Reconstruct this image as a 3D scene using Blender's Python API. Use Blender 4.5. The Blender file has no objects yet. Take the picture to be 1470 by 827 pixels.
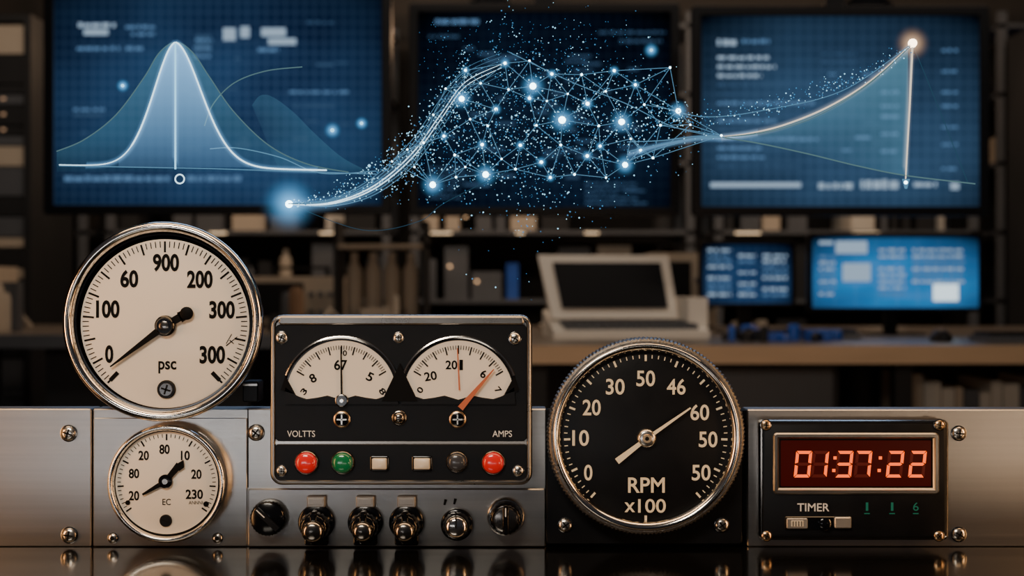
import bpy, bmesh, math, random
from mathutils import Vector
random.seed(7)
S=0.0005; D=0.9; T=0.75
CAMZ=T+371.5*S
scene=bpy.context.scene
COL=scene.collection

# ---------------------------------------------------------------- materials
def nodes(name):
    m=bpy.data.materials.new(name); m.use_nodes=True
    nt=m.node_tree; b=nt.nodes['Principled BSDF']
    return m,nt,b
def pbr(name,col,rough=0.5,metal=0.0,coat=0.0,noise=0.0,nscale=40,bump=0.0,bscale=200,emit=None,es=0,trans=0,stretch=None,spec=0.5):
    m,nt,b=nodes(name)
    b.inputs['Base Color'].default_value=(*col,1)
    b.inputs['Roughness'].default_value=rough
    b.inputs['Metallic'].default_value=metal
    b.inputs['Coat Weight'].default_value=coat
    b.inputs['Coat Roughness'].default_value=0.08
    b.inputs['Specular IOR Level'].default_value=spec
    b.inputs['Transmission Weight'].default_value=trans
    if emit:
        b.inputs['Emission Color'].default_value=(*emit,1); b.inputs['Emission Strength'].default_value=es
    tc=nt.nodes.new('ShaderNodeTexCoord')
    mp=nt.nodes.new('ShaderNodeMapping'); nt.links.new(tc.outputs['Object'],mp.inputs[0])
    if stretch: mp.inputs['Scale'].default_value=stretch
    if noise>0:
        n=nt.nodes.new('ShaderNodeTexNoise'); n.inputs['Scale'].default_value=nscale; n.inputs['Detail'].default_value=6
        nt.links.new(mp.outputs[0],n.inputs['Vector'])
        r=nt.nodes.new('ShaderNodeMix'); r.data_type='RGBA'
        r.inputs[6].default_value=(*[c*(1-noise) for c in col],1)
        r.inputs[7].default_value=(*[min(1,c*(1+noise)) for c in col],1)
        nt.links.new(n.outputs[0],r.inputs[0]); nt.links.new(r.outputs[2],b.inputs['Base Color'])
        mr=nt.nodes.new('ShaderNodeMapRange'); mr.inputs[3].default_value=max(0.03,rough*(1-noise)); mr.inputs[4].default_value=min(1,rough*(1+noise))
        nt.links.new(n.outputs[0],mr.inputs[0]); nt.links.new(mr.outputs[0],b.inputs['Roughness'])
    if bump>0:
        n2=nt.nodes.new('ShaderNodeTexNoise'); n2.inputs['Scale'].default_value=bscale; n2.inputs['Detail'].default_value=4
        nt.links.new(mp.outputs[0],n2.inputs['Vector'])
        bp=nt.nodes.new('ShaderNodeBump'); bp.inputs['Strength'].default_value=bump; bp.inputs['Distance'].default_value=0.001
        nt.links.new(n2.outputs[0],bp.inputs['Height']); nt.links.new(bp.outputs[0],b.inputs['Normal'])
    return m
def emis(name,col,st):
    m=bpy.data.materials.new(name); m.use_nodes=True; nt=m.node_tree; nt.nodes.clear()
    o=nt.nodes.new('ShaderNodeOutputMaterial'); e=nt.nodes.new('ShaderNodeEmission')
    e.inputs[0].default_value=(*col,1); e.inputs[1].default_value=st
    nt.links.new(e.outputs[0],o.inputs[0]); return m
def glowmat(name,col,st,power=1.0):
    m=bpy.data.materials.new(name); m.use_nodes=True; nt=m.node_tree; nt.nodes.clear()
    o=nt.nodes.new('ShaderNodeOutputMaterial'); e=nt.nodes.new('ShaderNodeEmission')
    t=nt.nodes.new('ShaderNodeBsdfTransparent'); a=nt.nodes.new('ShaderNodeAddShader')
    at=nt.nodes.new('ShaderNodeAttribute'); at.attribute_name='glow'
    p=nt.nodes.new('ShaderNodeMath'); p.operation='POWER'; p.inputs[1].default_value=power
    q=nt.nodes.new('ShaderNodeMath'); q.operation='MULTIPLY'; q.inputs[1].default_value=st
    nt.links.new(at.outputs['Fac'],p.inputs[0]); nt.links.new(p.outputs[0],q.inputs[0])
    nt.links.new(q.outputs[0],e.inputs[1]); e.inputs[0].default_value=(*col,1)
    nt.links.new(e.outputs[0],a.inputs[0]); nt.links.new(t.outputs[0],a.inputs[1]); nt.links.new(a.outputs[0],o.inputs[0])
    return m
def screenmat(name,c0,c1,st,gx,gz,grid=0.25,nsc=2.0):
    m=bpy.data.materials.new(name); m.use_nodes=True; nt=m.node_tree; nt.nodes.clear()
    L=nt.links.new; N=nt.nodes.new
    def M(op,a,b=None):
        x=N('ShaderNodeMath'); x.operation=op
        for i,s_ in enumerate((a,b)):
            if s_ is None: continue
            if isinstance(s_,(int,float)): x.inputs[i].default_value=s_
            else: L(s_,x.inputs[i])
        return x.outputs[0]
    o=N('ShaderNodeOutputMaterial'); e=N('ShaderNodeEmission')
    tc=N('ShaderNodeTexCoord'); sp=N('ShaderNodeSeparateXYZ'); L(tc.outputs['Generated'],sp.inputs[0])
    no=N('ShaderNodeTexNoise'); no.inputs['Scale'].default_value=nsc; no.inputs['Detail'].default_value=2; L(tc.outputs['Generated'],no.inputs['Vector'])
    cr=N('ShaderNodeValToRGB'); cr.color_ramp.elements[0].color=(*c0,1); cr.color_ramp.elements[1].color=(*c1,1)
    cr.color_ramp.elements[0].position=0.3; cr.color_ramp.elements[1].position=0.68
    L(no.outputs[0],cr.inputs[0])
    def line(sock,n): return M('LESS_THAN',M('FRACT',M('MULTIPLY',sock,n)),0.14)
    ml=M('MULTIPLY',M('MAXIMUM',line(sp.outputs[0],gx),line(sp.outputs[2],gz)),grid)
    mi=N('ShaderNodeMix'); mi.data_type='RGBA'; L(ml,mi.inputs[0]); L(cr.outputs[0],mi.inputs[6]); mi.inputs[7].default_value=(0.16,0.30,0.52,1)
    dx=M('ABSOLUTE',M('SUBTRACT',sp.outputs[0],0.5)); dz=M('ABSOLUTE',M('SUBTRACT',sp.outputs[2],0.40))
    d2=M('ADD',M('MULTIPLY',dx,dx),M('MULTIPLY',dz,dz)); v=M('MULTIPLY',M('SUBTRACT',1.22,M('MULTIPLY',d2,2.0)),st)
    L(v,e.inputs[1])
    L(mi.outputs[2],e.inputs[0]); L(e.outputs[0],o.inputs[0]); return m

steel=pbr('brushed_steel',(0.55,0.53,0.505),0.33,1.0,noise=0.13,nscale=30,bump=0.06,bscale=300,stretch=(0.12,1,10))
steel2=pbr('worn_steel',(0.38,0.36,0.335),0.29,1.0,noise=0.25,nscale=25,bump=0.05,bscale=300)
chrome=pbr('chrome',(0.78,0.73,0.67),0.14,1.0,noise=0.25,nscale=30)
chromed=pbr('dark_chrome',(0.27,0.245,0.22),0.2,1.0,noise=0.2,nscale=40)
screwm=pbr('screw_steel',(0.70,0.65,0.58),0.26,1.0,noise=0.2,nscale=120)
brass=pbr('brass_screw',(0.70,0.48,0.28),0.28,1.0,noise=0.2,nscale=120)
slot=pbr('slot_shadow_metal',(0.008,0.008,0.008),0.6,spec=0.1)
blackp=pbr('black_paint',(0.0055,0.006,0.0075),0.40,noise=0.25,nscale=60,bump=0.05,bscale=900,spec=0.2)
blackg=pbr('black_gloss_plastic',(0.003,0.003,0.004),0.16,coat=0.4,spec=0.35)
blackm=pbr('black_matte',(0.003,0.003,0.0035),0.6,spec=0.1)
knurl=pbr('knurled_dark_metal',(0.19,0.18,0.17),0.34,0.9,noise=0.3,nscale=200,bump=0.7,bscale=700)
cream=pbr('dial_cream',(0.86,0.78,0.66),0.5,noise=0.08,nscale=10,coat=0.1)
ink=pbr('dial_ink',(0.003,0.003,0.003),0.5,spec=0.1)
creamink=pbr('cream_ink',(0.90,0.77,0.54),0.5)
whiteink=pbr('white_ink',(0.78,0.76,0.72),0.5)
redneedle=pbr('orange_needle',(0.52,0.13,0.05),0.4)
redlens=pbr('red_button_lens',(0.60,0.010,0.012),0.18,coat=0.8,emit=(1,0.02,0.015),es=0.16)
greenlens=pbr('green_button_lens',(0.008,0.15,0.05),0.18,coat=0.8,emit=(0.02,0.5,0.15),es=0.03)
greylens=pbr('grey_button',(0.045,0.045,0.05),0.25,coat=0.5)
creampl=pbr('cream_plastic',(0.66,0.57,0.44),0.35,coat=0.3)
tagm=pbr('tag_metal',(0.52,0.50,0.47),0.4,0.8,noise=0.2,nscale=90)
tabletop=pbr('gloss_black_tabletop',(0.004,0.0038,0.0035),0.12,coat=0.4,noise=0.35,nscale=9)
ledred=emis('led_orange_red',(1.0,0.105,0.009),2.2)
ledoff=pbr('led_unlit',(0.05,0.003,0.002),0.4,emit=(1,0.04,0.006),es=0.045)
dispm=pbr('display_window',(0.015,0.0015,0.0015),0.3,emit=(1,0.03,0.005),es=0.030,spec=0.2)  # weak red emission stands in for the digits' glow on the window
greenled=pbr('green_indicator',(0.005,0.10,0.06),0.4,emit=(0.02,0.45,0.3),es=0.10)

# ---------------------------------------------------------------- builder
def F(px,py,w):
    k=(1800-w)/1800*S
    return Vector(((px-735)*k, -w*S, CAMZ+(413.5-py)*k))
class Grp:
    def __init__(s,name,ox,oy,w0,rot=0):
        s.ox,s.oy=ox,oy; s.s=S*(1800-w0)/1800
        s.e=bpy.data.objects.new(name,None); s.e.empty_display_size=0.02
        s.e.location=F(ox,oy,w0); s.e.rotation_euler=(0,0,rot); COL.objects.link(s.e)
    def part(s,name): return MB(s,name)
def dgrp(name,ox,oy,d,rot=0): return Grp(name,ox,oy,1800-d/S,rot)
class MGrp:   # metric group
    def __init__(s,name,loc=(0,0,0),rot=0):
        s.e=bpy.data.objects.new(name,None); s.e.location=loc; s.e.rotation_euler=(0,0,rot); COL.objects.link(s.e)
    def part(s,name): return MB(s,name,True)
_tc={}
def textgeo(t,off):
    key=(t,off)
    if key in _tc: return _tc[key]
    cu=bpy.data.curves.new('t','FONT'); cu.body=t; cu.size=1; cu.offset=off; cu.resolution_u=4
    ob=bpy.data.objects.new('t',cu); COL.objects.link(ob); bpy.context.view_layer.update()
    dg=bpy.context.evaluated_depsgraph_get(); me=ob.evaluated_get(dg).to_mesh()
    vs=[(v.co.x,v.co.y) for v in me.vertices]; fs=[tuple(p.vertices) for p in me.polygons]
    ob.evaluated_get(dg).to_mesh_clear(); bpy.data.objects.remove(ob); bpy.data.curves.remove(cu)
    x0=min(v[0] for v in vs);x1=max(v[0] for v in vs);y0=min(v[1] for v in vs);y1=max(v[1] for v in vs)
    vs=[((x-(x0+x1)/2)/(x1-x0),(y-(y0+y1)/2)/(y1-y0)) for x,y in vs]
    _tc[key]=(vs,fs); return _tc[key]
def rrect(x0,y0,x1,y1,r,n=5):
    pts=[]; r=max(0.01,min(r,(x1-x0)/2,(y1-y0)/2))
    for cx,cy,a0 in ((x1-r,y0+r,-90),(x1-r,y1-r,0),(x0+r,y1-r,90),(x0+r,y0+r,180)):
        for i in range(n+1):
            a=math.radians(a0+90*i/n); pts.append((cx+r*math.cos(a),cy+r*math.sin(a)))
    return pts
class MB:
    def __init__(s,g,name,metric=False):
        s.g=g;s.name=name;s.v=[];s.f=[];s.m=[];s.mats=[];s.glow=[];s.metric=metric
    def L(s,px,py,w):
        if s.metric: return (px,py,w)
        k=s.g.s; return ((px-s.g.ox)*k,-w*k,(s.g.oy-py)*k)
    def mi(s,mat):
        if mat not in s.mats: s.mats.append(mat)
        return s.mats.index(mat)
    def av(s,p,gl=0.0): s.v.append(s.L(*p)); s.glow.append(gl); return len(s.v)-1
    def af(s,f,mat): s.f.append(tuple(f)); s.m.append(s.mi(mat))
    def loft(s,rings,mat,c0=False,c1=True,closed=False):
        idx=[[s.av(p) for p in r] for r in rings]; n=len(idx[0])
        prs=list(zip(idx[:-1],idx[1:]))
        if closed: prs.append((idx[-1],idx[0]))
        for a,b in prs:
            for i in range(n):
                j=(i+1)%n; s.af((a[i],a[j],b[j],b[i]),mat)
        if c0: s.af(idx[0],mat)
        if c1: s.af(idx[-1],mat)
    def lathe(s,cx,cy,prof,mat,n=64,c0=True,c1=True,ry=1.0,teeth=0):
        rings=[]
        for pr in prof:
            r,w=pr[0],pr[1]; tt=pr[2] if len(pr)>2 else 0
            rings.append([(cx+(r-(tt if i%2 else 0))*math.cos(2*math.pi*i/n),cy+(r-(tt if i%2 else 0))*ry*math.sin(2*math.pi*i/n),w) for i in range(n)])
        s.loft(rings,mat,c0,c1)
    def rr(s,x0,y0,x1,y1,r,prof,mat,c0=True,c1=True):
        s.loft([[(x,y,w) for x,y in rrect(x0+i,y0+i,x1-i,y1-i,r-i)] for i,w in prof],mat,c0,c1)
    def box(s,x0,y0,x1,y1,w0,w1,mat,bv=0.0):
        if bv: s.rr(x0,y0,x1,y1,bv,[(0,w0),(0,w1-bv*0.6),(bv*0.6,w1)],mat); return
        s.loft([[(x0,y0,w),(x1,y0,w),(x1,y1,w),(x0,y1,w)] for w in (w0,w1)],mat,True,True)
    def prism(s,pts,w0,w1,mat): s.loft([[(x,y,w) for x,y in pts] for w in (w0,w1)],mat,True,True)
    def bar(s,x0,y0,x1,y1,t0,t1,w0,w1,mat):
        dx,dy=x1-x0,y1-y0; l=math.hypot(dx,dy); nx,ny=-dy/l,dx/l
        s.prism([(x0+nx*t0/2,y0+ny*t0/2),(x1+nx*t1/2,y1+ny*t1/2),(x1-nx*t1/2,y1-ny*t1/2),(x0-nx*t0/2,y0-ny*t0/2)],w0,w1,mat)
    def text(s,t,cx,cy,wd,ht,w,mat,rot=0,off=0.0):
        vs,fs=textgeo(t,off); b=len(s.v); c,sn=math.cos(rot),math.sin(rot)
        for x,y in vs:
            X,Y=x*wd,-y*ht; s.av((cx+X*c-Y*sn,cy+X*sn+Y*c,w))
        for f in fs: s.af([b+i for i in f],mat)
    def sphere(s,cx,cy,w,r,mat,nu=16,nv=8,flat=1.0):
        prof=[(max(0.02,r*math.sin(math.pi*i/nv)),w-flat*r*math.cos(math.pi*i/nv)) for i in range(nv+1)]
        s.lathe(cx,cy,prof,mat,nu)
    def octa(s,cx,cy,w,r,mat):
        i=[s.av(p) for p in ((cx-r,cy,w),(cx+r,cy,w),(cx,cy-r,w),(cx,cy+r,w),(cx,cy,w-r),(cx,cy,w+r))]
        for a in (4,5):
            for x,y in ((0,2),(2,1),(1,3),(3,0)): s.af((i[x],i[y],i[a]),mat)
    def tube(s,pts,r,mat,n=6):
        P=[Vector(p) for p in pts]; rings=[]
        for k,p in enumerate(P):
            d=(P[min(k+1,len(P)-1)]-P[max(k-1,0)]).normalized()
            up=Vector((0,0,1)) if abs(d.z)<0.9 else Vector((0,1,0))
            a=d.cross(up).normalized(); b=d.cross(a).normalized()
            rr_=r[k] if isinstance(r,list) else r
            rings.append([tuple(p+a*rr_*math.cos(2*math.pi*i/n)+b*rr_*math.sin(2*math.pi*i/n)) for i in range(n)])
        s.loft(rings,mat,True,True)
    def halo(s,cx,cy,w,r,mat,n=24):
        c=s.av((cx,cy,w),1.0); ring=[s.av((cx+r*math.cos(2*math.pi*i/n),cy+r*math.sin(2*math.pi*i/n),w),0.0) for i in range(n)]
        for i in range(n): s.af((c,ring[i],ring[(i+1)%n]),mat)
    def ribbon(s,pts,w,h,mat,g=1.0):      # soft glowing band that follows a curve
        prev=None; n=len(pts)
        for k,(x,y) in enumerate(pts):
            a=pts[max(k-1,0)]; b=pts[min(k+1,n-1)]; dx,dy=b[0]-a[0],b[1]-a[1]; l=math.hypot(dx,dy) or 1; nx,ny=-dy/l,dx/l
            gg=g[k] if isinstance(g,list) else g
            if k in (0,n-1): gg=0.0
            cur=(s.av((x+nx*h,y+ny*h,w),0.0),s.av((x,y,w),gg),s.av((x-nx*h,y-ny*h,w),0.0))
            if prev:
                s.af((prev[0],prev[1],cur[1],cur[0]),mat); s.af((prev[1],prev[2],cur[2],cur[1]),mat)
            prev=cur
    def strip(s,top,bot,w,gt,gb,mat,rows=10,pw=1.0):
        idx=[]
        for (tx,ty),(bx,by),g1,g0 in zip(top,bot,gt,gb):
            idx.append([s.av((tx+(bx-tx)*j/rows,ty+(by-ty)*j/rows,w),g1+(g0-g1)*(j/rows)**pw) for j in range(rows+1)])
        for a,b in zip(idx[:-1],idx[1:]):
            for j in range(rows): s.af((a[j],a[j+1],b[j+1],b[j]),mat)
    def mbox(s,x0,x1,y0,y1,z0,z1,mat):
        v=[s.av(p) for p in ((x0,y0,z0),(x1,y0,z0),(x1,y1,z0),(x0,y1,z0),(x0,y0,z1),(x1,y0,z1),(x1,y1,z1),(x0,y1,z1))]
        for f in ((0,1,2,3),(4,5,6,7),(0,1,5,4),(1,2,6,5),(2,3,7,6),(3,0,4,7)): s.af([v[i] for i in f],mat)
    def done(s,smooth=True,ang=35,fix=True):
        me=bpy.data.meshes.new(s.name); me.from_pydata(s.v,[],s.f)
        for m in s.mats: me.materials.append(m)
        me.polygons.foreach_set('material_index',s.m)
        if any(s.glow):
            a=me.attributes.new('glow','FLOAT','POINT'); a.data.foreach_set('value',s.glow)
        if fix:
            bm=bmesh.new(); bm.from_mesh(me); bmesh.ops.recalc_face_normals(bm,faces=bm.faces); bm.to_mesh(me); bm.free()
        if smooth:
            me.polygons.foreach_set('use_smooth',[True]*len(me.polygons)); me.set_sharp_from_angle(angle=math.radians(ang))
        me.update()
        ob=bpy.data.objects.new(s.name,me); COL.objects.link(ob); ob.parent=s.g.e
        return ob

def screw(g,cx,cy,r,w,mat=None,kind='cross',rot=0.5):
    mat=mat or screwm
    m=g.part('screw')
    m.lathe(cx,cy,[(r*1.12,w),(r*1.12,w+r*0.1),(r,w+r*0.14)],chromed,28)
    m.lathe(cx,cy,[(r*0.95,w+r*0.1),(r*0.92,w+r*0.3),(r*0.72,w+r*0.48),(r*0.4,w+r*0.56)],mat,28)
    angs=[rot,rot+math.pi/2] if kind=='cross' else ([rot] if kind=='slot' else [])
    for a in angs:
        dx,dy=math.cos(a)*r*0.62,math.sin(a)*r*0.62
        m.bar(cx-dx,cy-dy,cx+dx,cy+dy,r*0.2,r*0.2,w+r*0.4,w+r*0.60,slot)
    if kind=='hex':
        m.lathe(cx,cy,[(r*0.45,w+r*0.4),(r*0.45,w+r*0.6)],slot,6)
    m.done()
def ticks(m,cx,cy,ro,angs_major,angs_minor,lm,ln,w,mat,tm=2.6,tn=1.1):
    for a in angs_major:
        c,s_=math.cos(math.radians(a)),-math.sin(math.radians(a))
        m.bar(cx+c*(ro-lm),cy+s_*(ro-lm),cx+c*ro,cy+s_*ro,tm,tm,w,w+0.5,mat)
    for a in angs_minor:
        c,s_=math.cos(math.radians(a)),-math.sin(math.radians(a))
        m.bar(cx+c*(ro-ln),cy+s_*(ro-ln),cx+c*ro,cy+s_*ro,tn,tn,w,w+0.5,mat)

# ---------------------------------------------------------------- foreground table + rail
g=MGrp('instrument_table')
m=g.part('table_top'); m.mbox(-1.1,1.1,-0.38,0.38,T-0.035,T,tabletop); m.done(False)
m=g.part('table_legs')
for x in (-1.04,1.0):
    for y in (-0.33,0.29): m.mbox(x,x+0.04,y,y+0.04,0,T-0.035,blackp)
m.done(False)

g=Grp('steel_rack_panel',735,785,0)
m=g.part('plate_left'); m.rr(-120,587,131,785,2,[(0,-40),(0,-1.5),(1.5,0)],steel); m.done()
m=g.part('plate_centre'); m.rr(133.5,587,784,785,2,[(0,-40),(0,-1.5),(1.5,0)],steel); m.done()
m=g.part('plate_right'); m.rr(1073,588,1640,785,2,[(0,-40),(0,-1.5),(1.5,0)],steel); m.done()
m=g.part('plate_knob_strip'); m.rr(357,701,783,784,3,[(0,0),(0,4),(1.5,5.5)],steel); m.done()
m=g.part('seam_shadow_backing'); m.box(100,590,1100,784,-39,-6,blackm); 
m.bar(356,587,356,700,1.8,1.8,0.0,0.4,slot); m.done(False)
m=g.part('cover_small_plate'); m.rr(134.5,600,355,784,2,[(0,0),(0,1),(1,2)],steel); m.done()
for x,y,r in ((99,622,11),(100,768,11),(368,621,11),(1376,622,10),(1376,767,10)): screw(g,x,y,r,0.3,rot=random.random())
for x,y in ((163,772),(313,772)): screw(g,x,y,7,2.2,kind='hex')

# ---------------------------------------------------------------- pressure gauge
def needle_blob(m,hx,hy,tx,ty,bx,by,w,mat,wt=9,tail=7,blob=11):
    m.bar(hx,hy,tx,ty,wt,2.0,w,w+2,mat); m.bar(hx,hy,bx,by,tail,tail+2,w,w+2,mat)
    m.lathe(bx,by,[(blob,w),(blob,w+2),(blob-1,w+2.5)],mat,20)
g=Grp('pressure_gauge',232,462,48)
m=g.part('case'); m.lathe(232,462,[(124,-46),(137,-44),(139,-40),(139,-14),(142.5,-12),(144,-8),(143.8,-4),(142,-1),(139,1),(136,1.5),(133,0),(130.5,-3),(128.5,-8),(128,-14)],chrome,128,c0=True,c1=False); m.done(ang=60)
m=g.part('inner_ring'); m.lathe(232,463,[(131,-14),(131,-13.5)],blackm,96); m.lathe(232,463,[(128,-13.5),(128,-9),(125.5,-9),(124.5,-13)],blackg,96,c1=False); m.done()
m=g.part('dial_face'); m.lathe(233.5,465,[(122,-13.6),(122,-12.4),(121,-12)],cream,96); m.done()
m=g.part('dial_markings')
mj=[226-i*(272/16) for i in range(17)]; mn=[226-i*(272/80) for i in range(81) if i%5]
ticks(m,233.5,465,119,mj,mn,16,9,-12,ink,2.8,1.3)
for a in (226,-46): 
    c,s_=math.cos(math.radians(a)),-math.sin(math.radians(a)); m.bar(233.5+c*98,465+s_*98,233.5+c*114,465+s_*114,6,6,-12,-11.4,ink)
for t,x,y,wd in (('0',153,509,12),('100',151,444,34),('60',182,400,26),('900',235,377,38),('200',284,401,37),('300',316,445,37),('300',302,510,37)):
    m.text(t,x,y,wd,26,-11.5,ink,off=0.034)
m.text('psc',237,528,26,18,-11.5,ink,off=0.022)
m.bar(322,497,338,484,1.5,1,-12,-11.5,ink); m.bar(327,489,333,494,1.5,1,-12,-11.5,ink); m.bar(322,494,330,480,1,1,-12,-11.5,ink)
m.done(False)
m=g.part('needle'); needle_blob(m,235,468,156,527,266,450,-8,ink,11,10,9.5)
m.bar(256,456,272,447,16,12,-8,-6,ink)
m.lathe(235,468,[(15,-12),(15,-6),(12,-4),(11,-2)],blackg,32); m.lathe(235,468,[(7,-3),(7,-1),(4,0)],chromed,24); m.done()
m=g.part('zero_screw'); m.lathe(236,560,[(13.5,-12),(13.5,-10),(12,-8.5)],blackp,32); m.lathe(236,560,[(10,-9),(9,-7)],greylens,24)
for a in (0.3,0.3+math.pi/2):
    dx,dy=7*math.cos(a),7*math.sin(a); m.bar(236-dx,560-dy,236+dx,560+dy,2.4,2.4,-7.5,-6.4,slot)
m.done()
m=g.part('mount_posts')
for x0,x1,y0 in ((134,160,572),(338,361,551)):
    m.box(x0,y0,x1,587-(587-413.5)*0.03,-84,-47,steel2 if x0<200 else blackp,3)
m.bar(339,556,360,556,3,3,-47,-45,steel2)
m.box(190,545,275,584,-84,-47,chromed,3)
m.done()

# ---------------------------------------------------------------- small gauge
g=Grp('vacuum_gauge',238,695,32)
m=g.part('case'); m.lathe(238,695,[(80,-29),(81,-8),(84,-6),(85,-3),(83.5,0),(80.5,1.4),(78,0),(76.5,-3),(76,-9)],chrome,96,c1=False); m.done(ang=60)
m=g.part('dial_face'); m.lathe(237,695,[(77,-9.5),(77,-9)],blackm,80); m.lathe(237,694.5,[(74,-9),(74,-8.3),(73.5,-8)],cream,80); m.done()
m=g.part('dial_markings')
mj=[215-i*(250/8) for i in range(9)]; mn=[215-i*(250/48) for i in range(49) if i%6]
ticks(m,237,695,71,mj,mn,9,5,-8,ink,2.2,1.0)
for t,x,y,wd in (('20',204,655,15),('80',234,646,15),('10',264,655,13),('80',190,681,15),('20',280,682,15),('20',190,713,15),('230',277,711,25)):
    m.text(t,x,y,wd,14,-7.6,ink,off=0.028)
m.text('EC',237,722,12,9,-7.6,ink,off=0.01); m.text('ANNNI',279,723,20,5,-7.6,ink)
m.done(False)
m=g.part('needle'); m.bar(236,692,203,711,8,3,-6,-4.5,ink); m.bar(236,692,256,668,7,10,-6,-4.5,ink)
m.prism([(250,668),(262,661),(263,672),(256,677)],-6,-4.4,ink)
m.lathe(236,692,[(10,-8),(10,-4),(7,-3)],blackg,28); m.lathe(236,692,[(4.5,-3.2),(4,-1.5)],chromed,20); m.lathe(181,723,[(3.5,-8),(3.5,-7)],ink,16); m.lathe(294,725,[(4,-8),(4,-7)],ink,16); m.done()
m=g.part('zero_screw'); m.lathe(236,749,[(9,-8),(9,-6.5),(8,-5.5)],blackp,24); m.bar(231,747,241,751,2,2,-5.6,-5,slot); m.done()

# ---------------------------------------------------------------- volt/amp meter
g=Grp('volt_amp_meter',575,575,40)
m=g.part('housing_frame'); m.rr(387,452,764,697,17,[(4,-38),(0,-34),(0,-5),(1.5,-1.5),(4,0),(6,0),(7.5,-2),(8,-6)],steel2); m.done(ang=50)
m=g.part('rear_case'); m.rr(405,468,746,580,10,[(0,-78),(0,-38)],blackp); m.done()
m=g.part('face_plate'); m.rr(394,466,757,634,8,[(0,-7),(0,-3),(1.2,-2)],blackp); m.rr(394,638,757,691,6,[(0,-7),(0,-3),(1.2,-2)],blackp)
m.box(392,634,759,638,-6,-4,chromed); m.done()
m=g.part('top_trim'); m.rr(400,454,752,466,4,[(0,-6),(0,-1),(2,0.5)],steel2); m.done()
def fan(cx,cy,r,a0,a1,n=32): return [(cx+r*math.cos(math.radians(a0+(a1-a0)*i/n)),cy-r*math.sin(math.radians(a0+(a1-a0)*i/n))) for i in range(n+1)]
for cx,nm in ((490,'volts'),(658,'amps')):
    m=g.part(nm+'_window')
    low=[(cx+65,568),(cx+50,573),(cx+35,571),(cx+20,568),(cx,574),(cx-20,568),(cx-35,571),(cx-50,573),(cx-65,568)]
    arc=fan(cx,568,80,14,166)
    m.prism([(cx+77,552)]+arc+[(cx-77,552)]+low[::-1],-2,-1,cream)
    m.tube([(x,y,-0.5) for x,y in fan(cx,568,84,20,160,40)],2.6,chrome,8)
    m.tube([(x,y,-1.5) for x,y in fan(cx,568,80.5,14,166,40)],1.6,blackg,6)
    m.done()
    m=g.part(nm+'_markings')
    ticks(m,cx,570,74,[150-i*15 for i in range(9)],[150-i*3 for i in range(41) if i%5],12,6,-1,ink,2.0,0.9)
    m.done(False)
    m=g.part(nm+'_hub_cover')
    m.prism([(cx-80,556),(cx-64,568),(cx-50,574),(cx-35,572),(cx-20,569),(cx,575),(cx+20,569),(cx+35,572),(cx+50,574),(cx+64,568),(cx+80,556),(cx+82,580),(cx-82,580)],-2,2.0,blackp)
    m.done()
m=g.part('centre_wedge'); m.prism([(574,522),(600,576),(548,576)],-2,3,blackm); m.prism([(410,540),(403,560),(424,566)],-2,2,blackm); m.prism([(738,540),(745,560),(724,566)],-2,2,blackm); m.done()
m=g.part('meter_numbers')
for t,x,y,wd,ht,ro in (('67',489,524,19,15,0),('0',495,507,6,8,0),('8',449,543,9,13,-0.5),('5',531,541,9,13,0.45),('3',436,562,8,9,-0.9),('8',549,562,9,9,0.9),
    ('20',618,540,18,13,-0.15),('20',648,524,17,13,0),('1',662,524,5,15,0),('6',694,537,8,12,0.4),('0',603,560,8,9,-0.9),('7',715,560,8,9,0.9)):
    m.text(t,x,y,wd,ht,-0.6,ink,rot=ro,off=0.022)
m.text('VOLTTS',432,623,40,9,-1.6,whiteink); m.text('AMPS',721,623,28,9,-1.6,whiteink); m.done(False)
m=g.part('volts_needle'); m.bar(490.5,572,489.5,498,2.6,1.6,0,1.5,ink); m.done()
m=g.part('amps_needle'); m.bar(661,586,709,530,9,1.6,3,4.5,redneedle); m.bar(659.5,560,656.5,500,2,1.2,0,1.2,redneedle); m.done()
m=g.part('pivots')
m.lathe(491,575,[(9.5,2),(9.5,3.5),(8,4.5)],chromed,28); m.lathe(491,575,[(7.5,4.4),(7.5,5)],blackg,28); m.lathe(491,575,[(3,5),(2.5,5.8)],chrome,16)
for cx in (491,657):
    m.lathe(cx,602,[(12,-2),(12,2),(10.5,3.2)],brass,32); m.lathe(cx,602,[(10,3),(9,3.8)],blackg,28)
    m.bar(cx-7,602,cx+7,602,2,2,3.5,5,screwm); m.bar(cx,595,cx,609,2,2,3.5,5,screwm)
m.lathe(573,600,[(11,-2),(11,0),(10,1)],chromed,28); m.sphere(573,600,1,9,chromed,24,12,0.8); m.done(ang=50)
for x,y,r in ((404,485,8.5),(572,485,7.5),(739,486,8.5),(404,676,7.5),(744,676,7.5)): screw(g,x,y,r,-2,rot=random.random())
m=g.part('push_buttons')
for x,y,r,mt in ((440,664,15,redlens),(492,664,14.5,greenlens),(656,663,13,greylens),(708,664,15,redlens)):
    m.lathe(x,y,[(r+2.6,-2),(r+2.6,2),(r+1,3.5),(r,3)],chromed,36,c1=False)
    m.lathe(x,y,[(r,1),(r,4),(r*0.93,6.5),(r*0.75,8.5),(r*0.4,9.6),(r*0.1,9.9)],mt,36)
for x,y,wd in ((545,665.5,21),(606,665.5,23)):
    m.rr(x-wd/2-3,y-11,x+wd/2+3,y+11,3,[(0,-2),(0,0),(1.5,1)],blackg); m.rr(x-wd/2,y-8,x+wd/2,y+8,2,[(0,0),(0,5),(1.5,6.5)],creampl)
m.done(ang=50)

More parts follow.
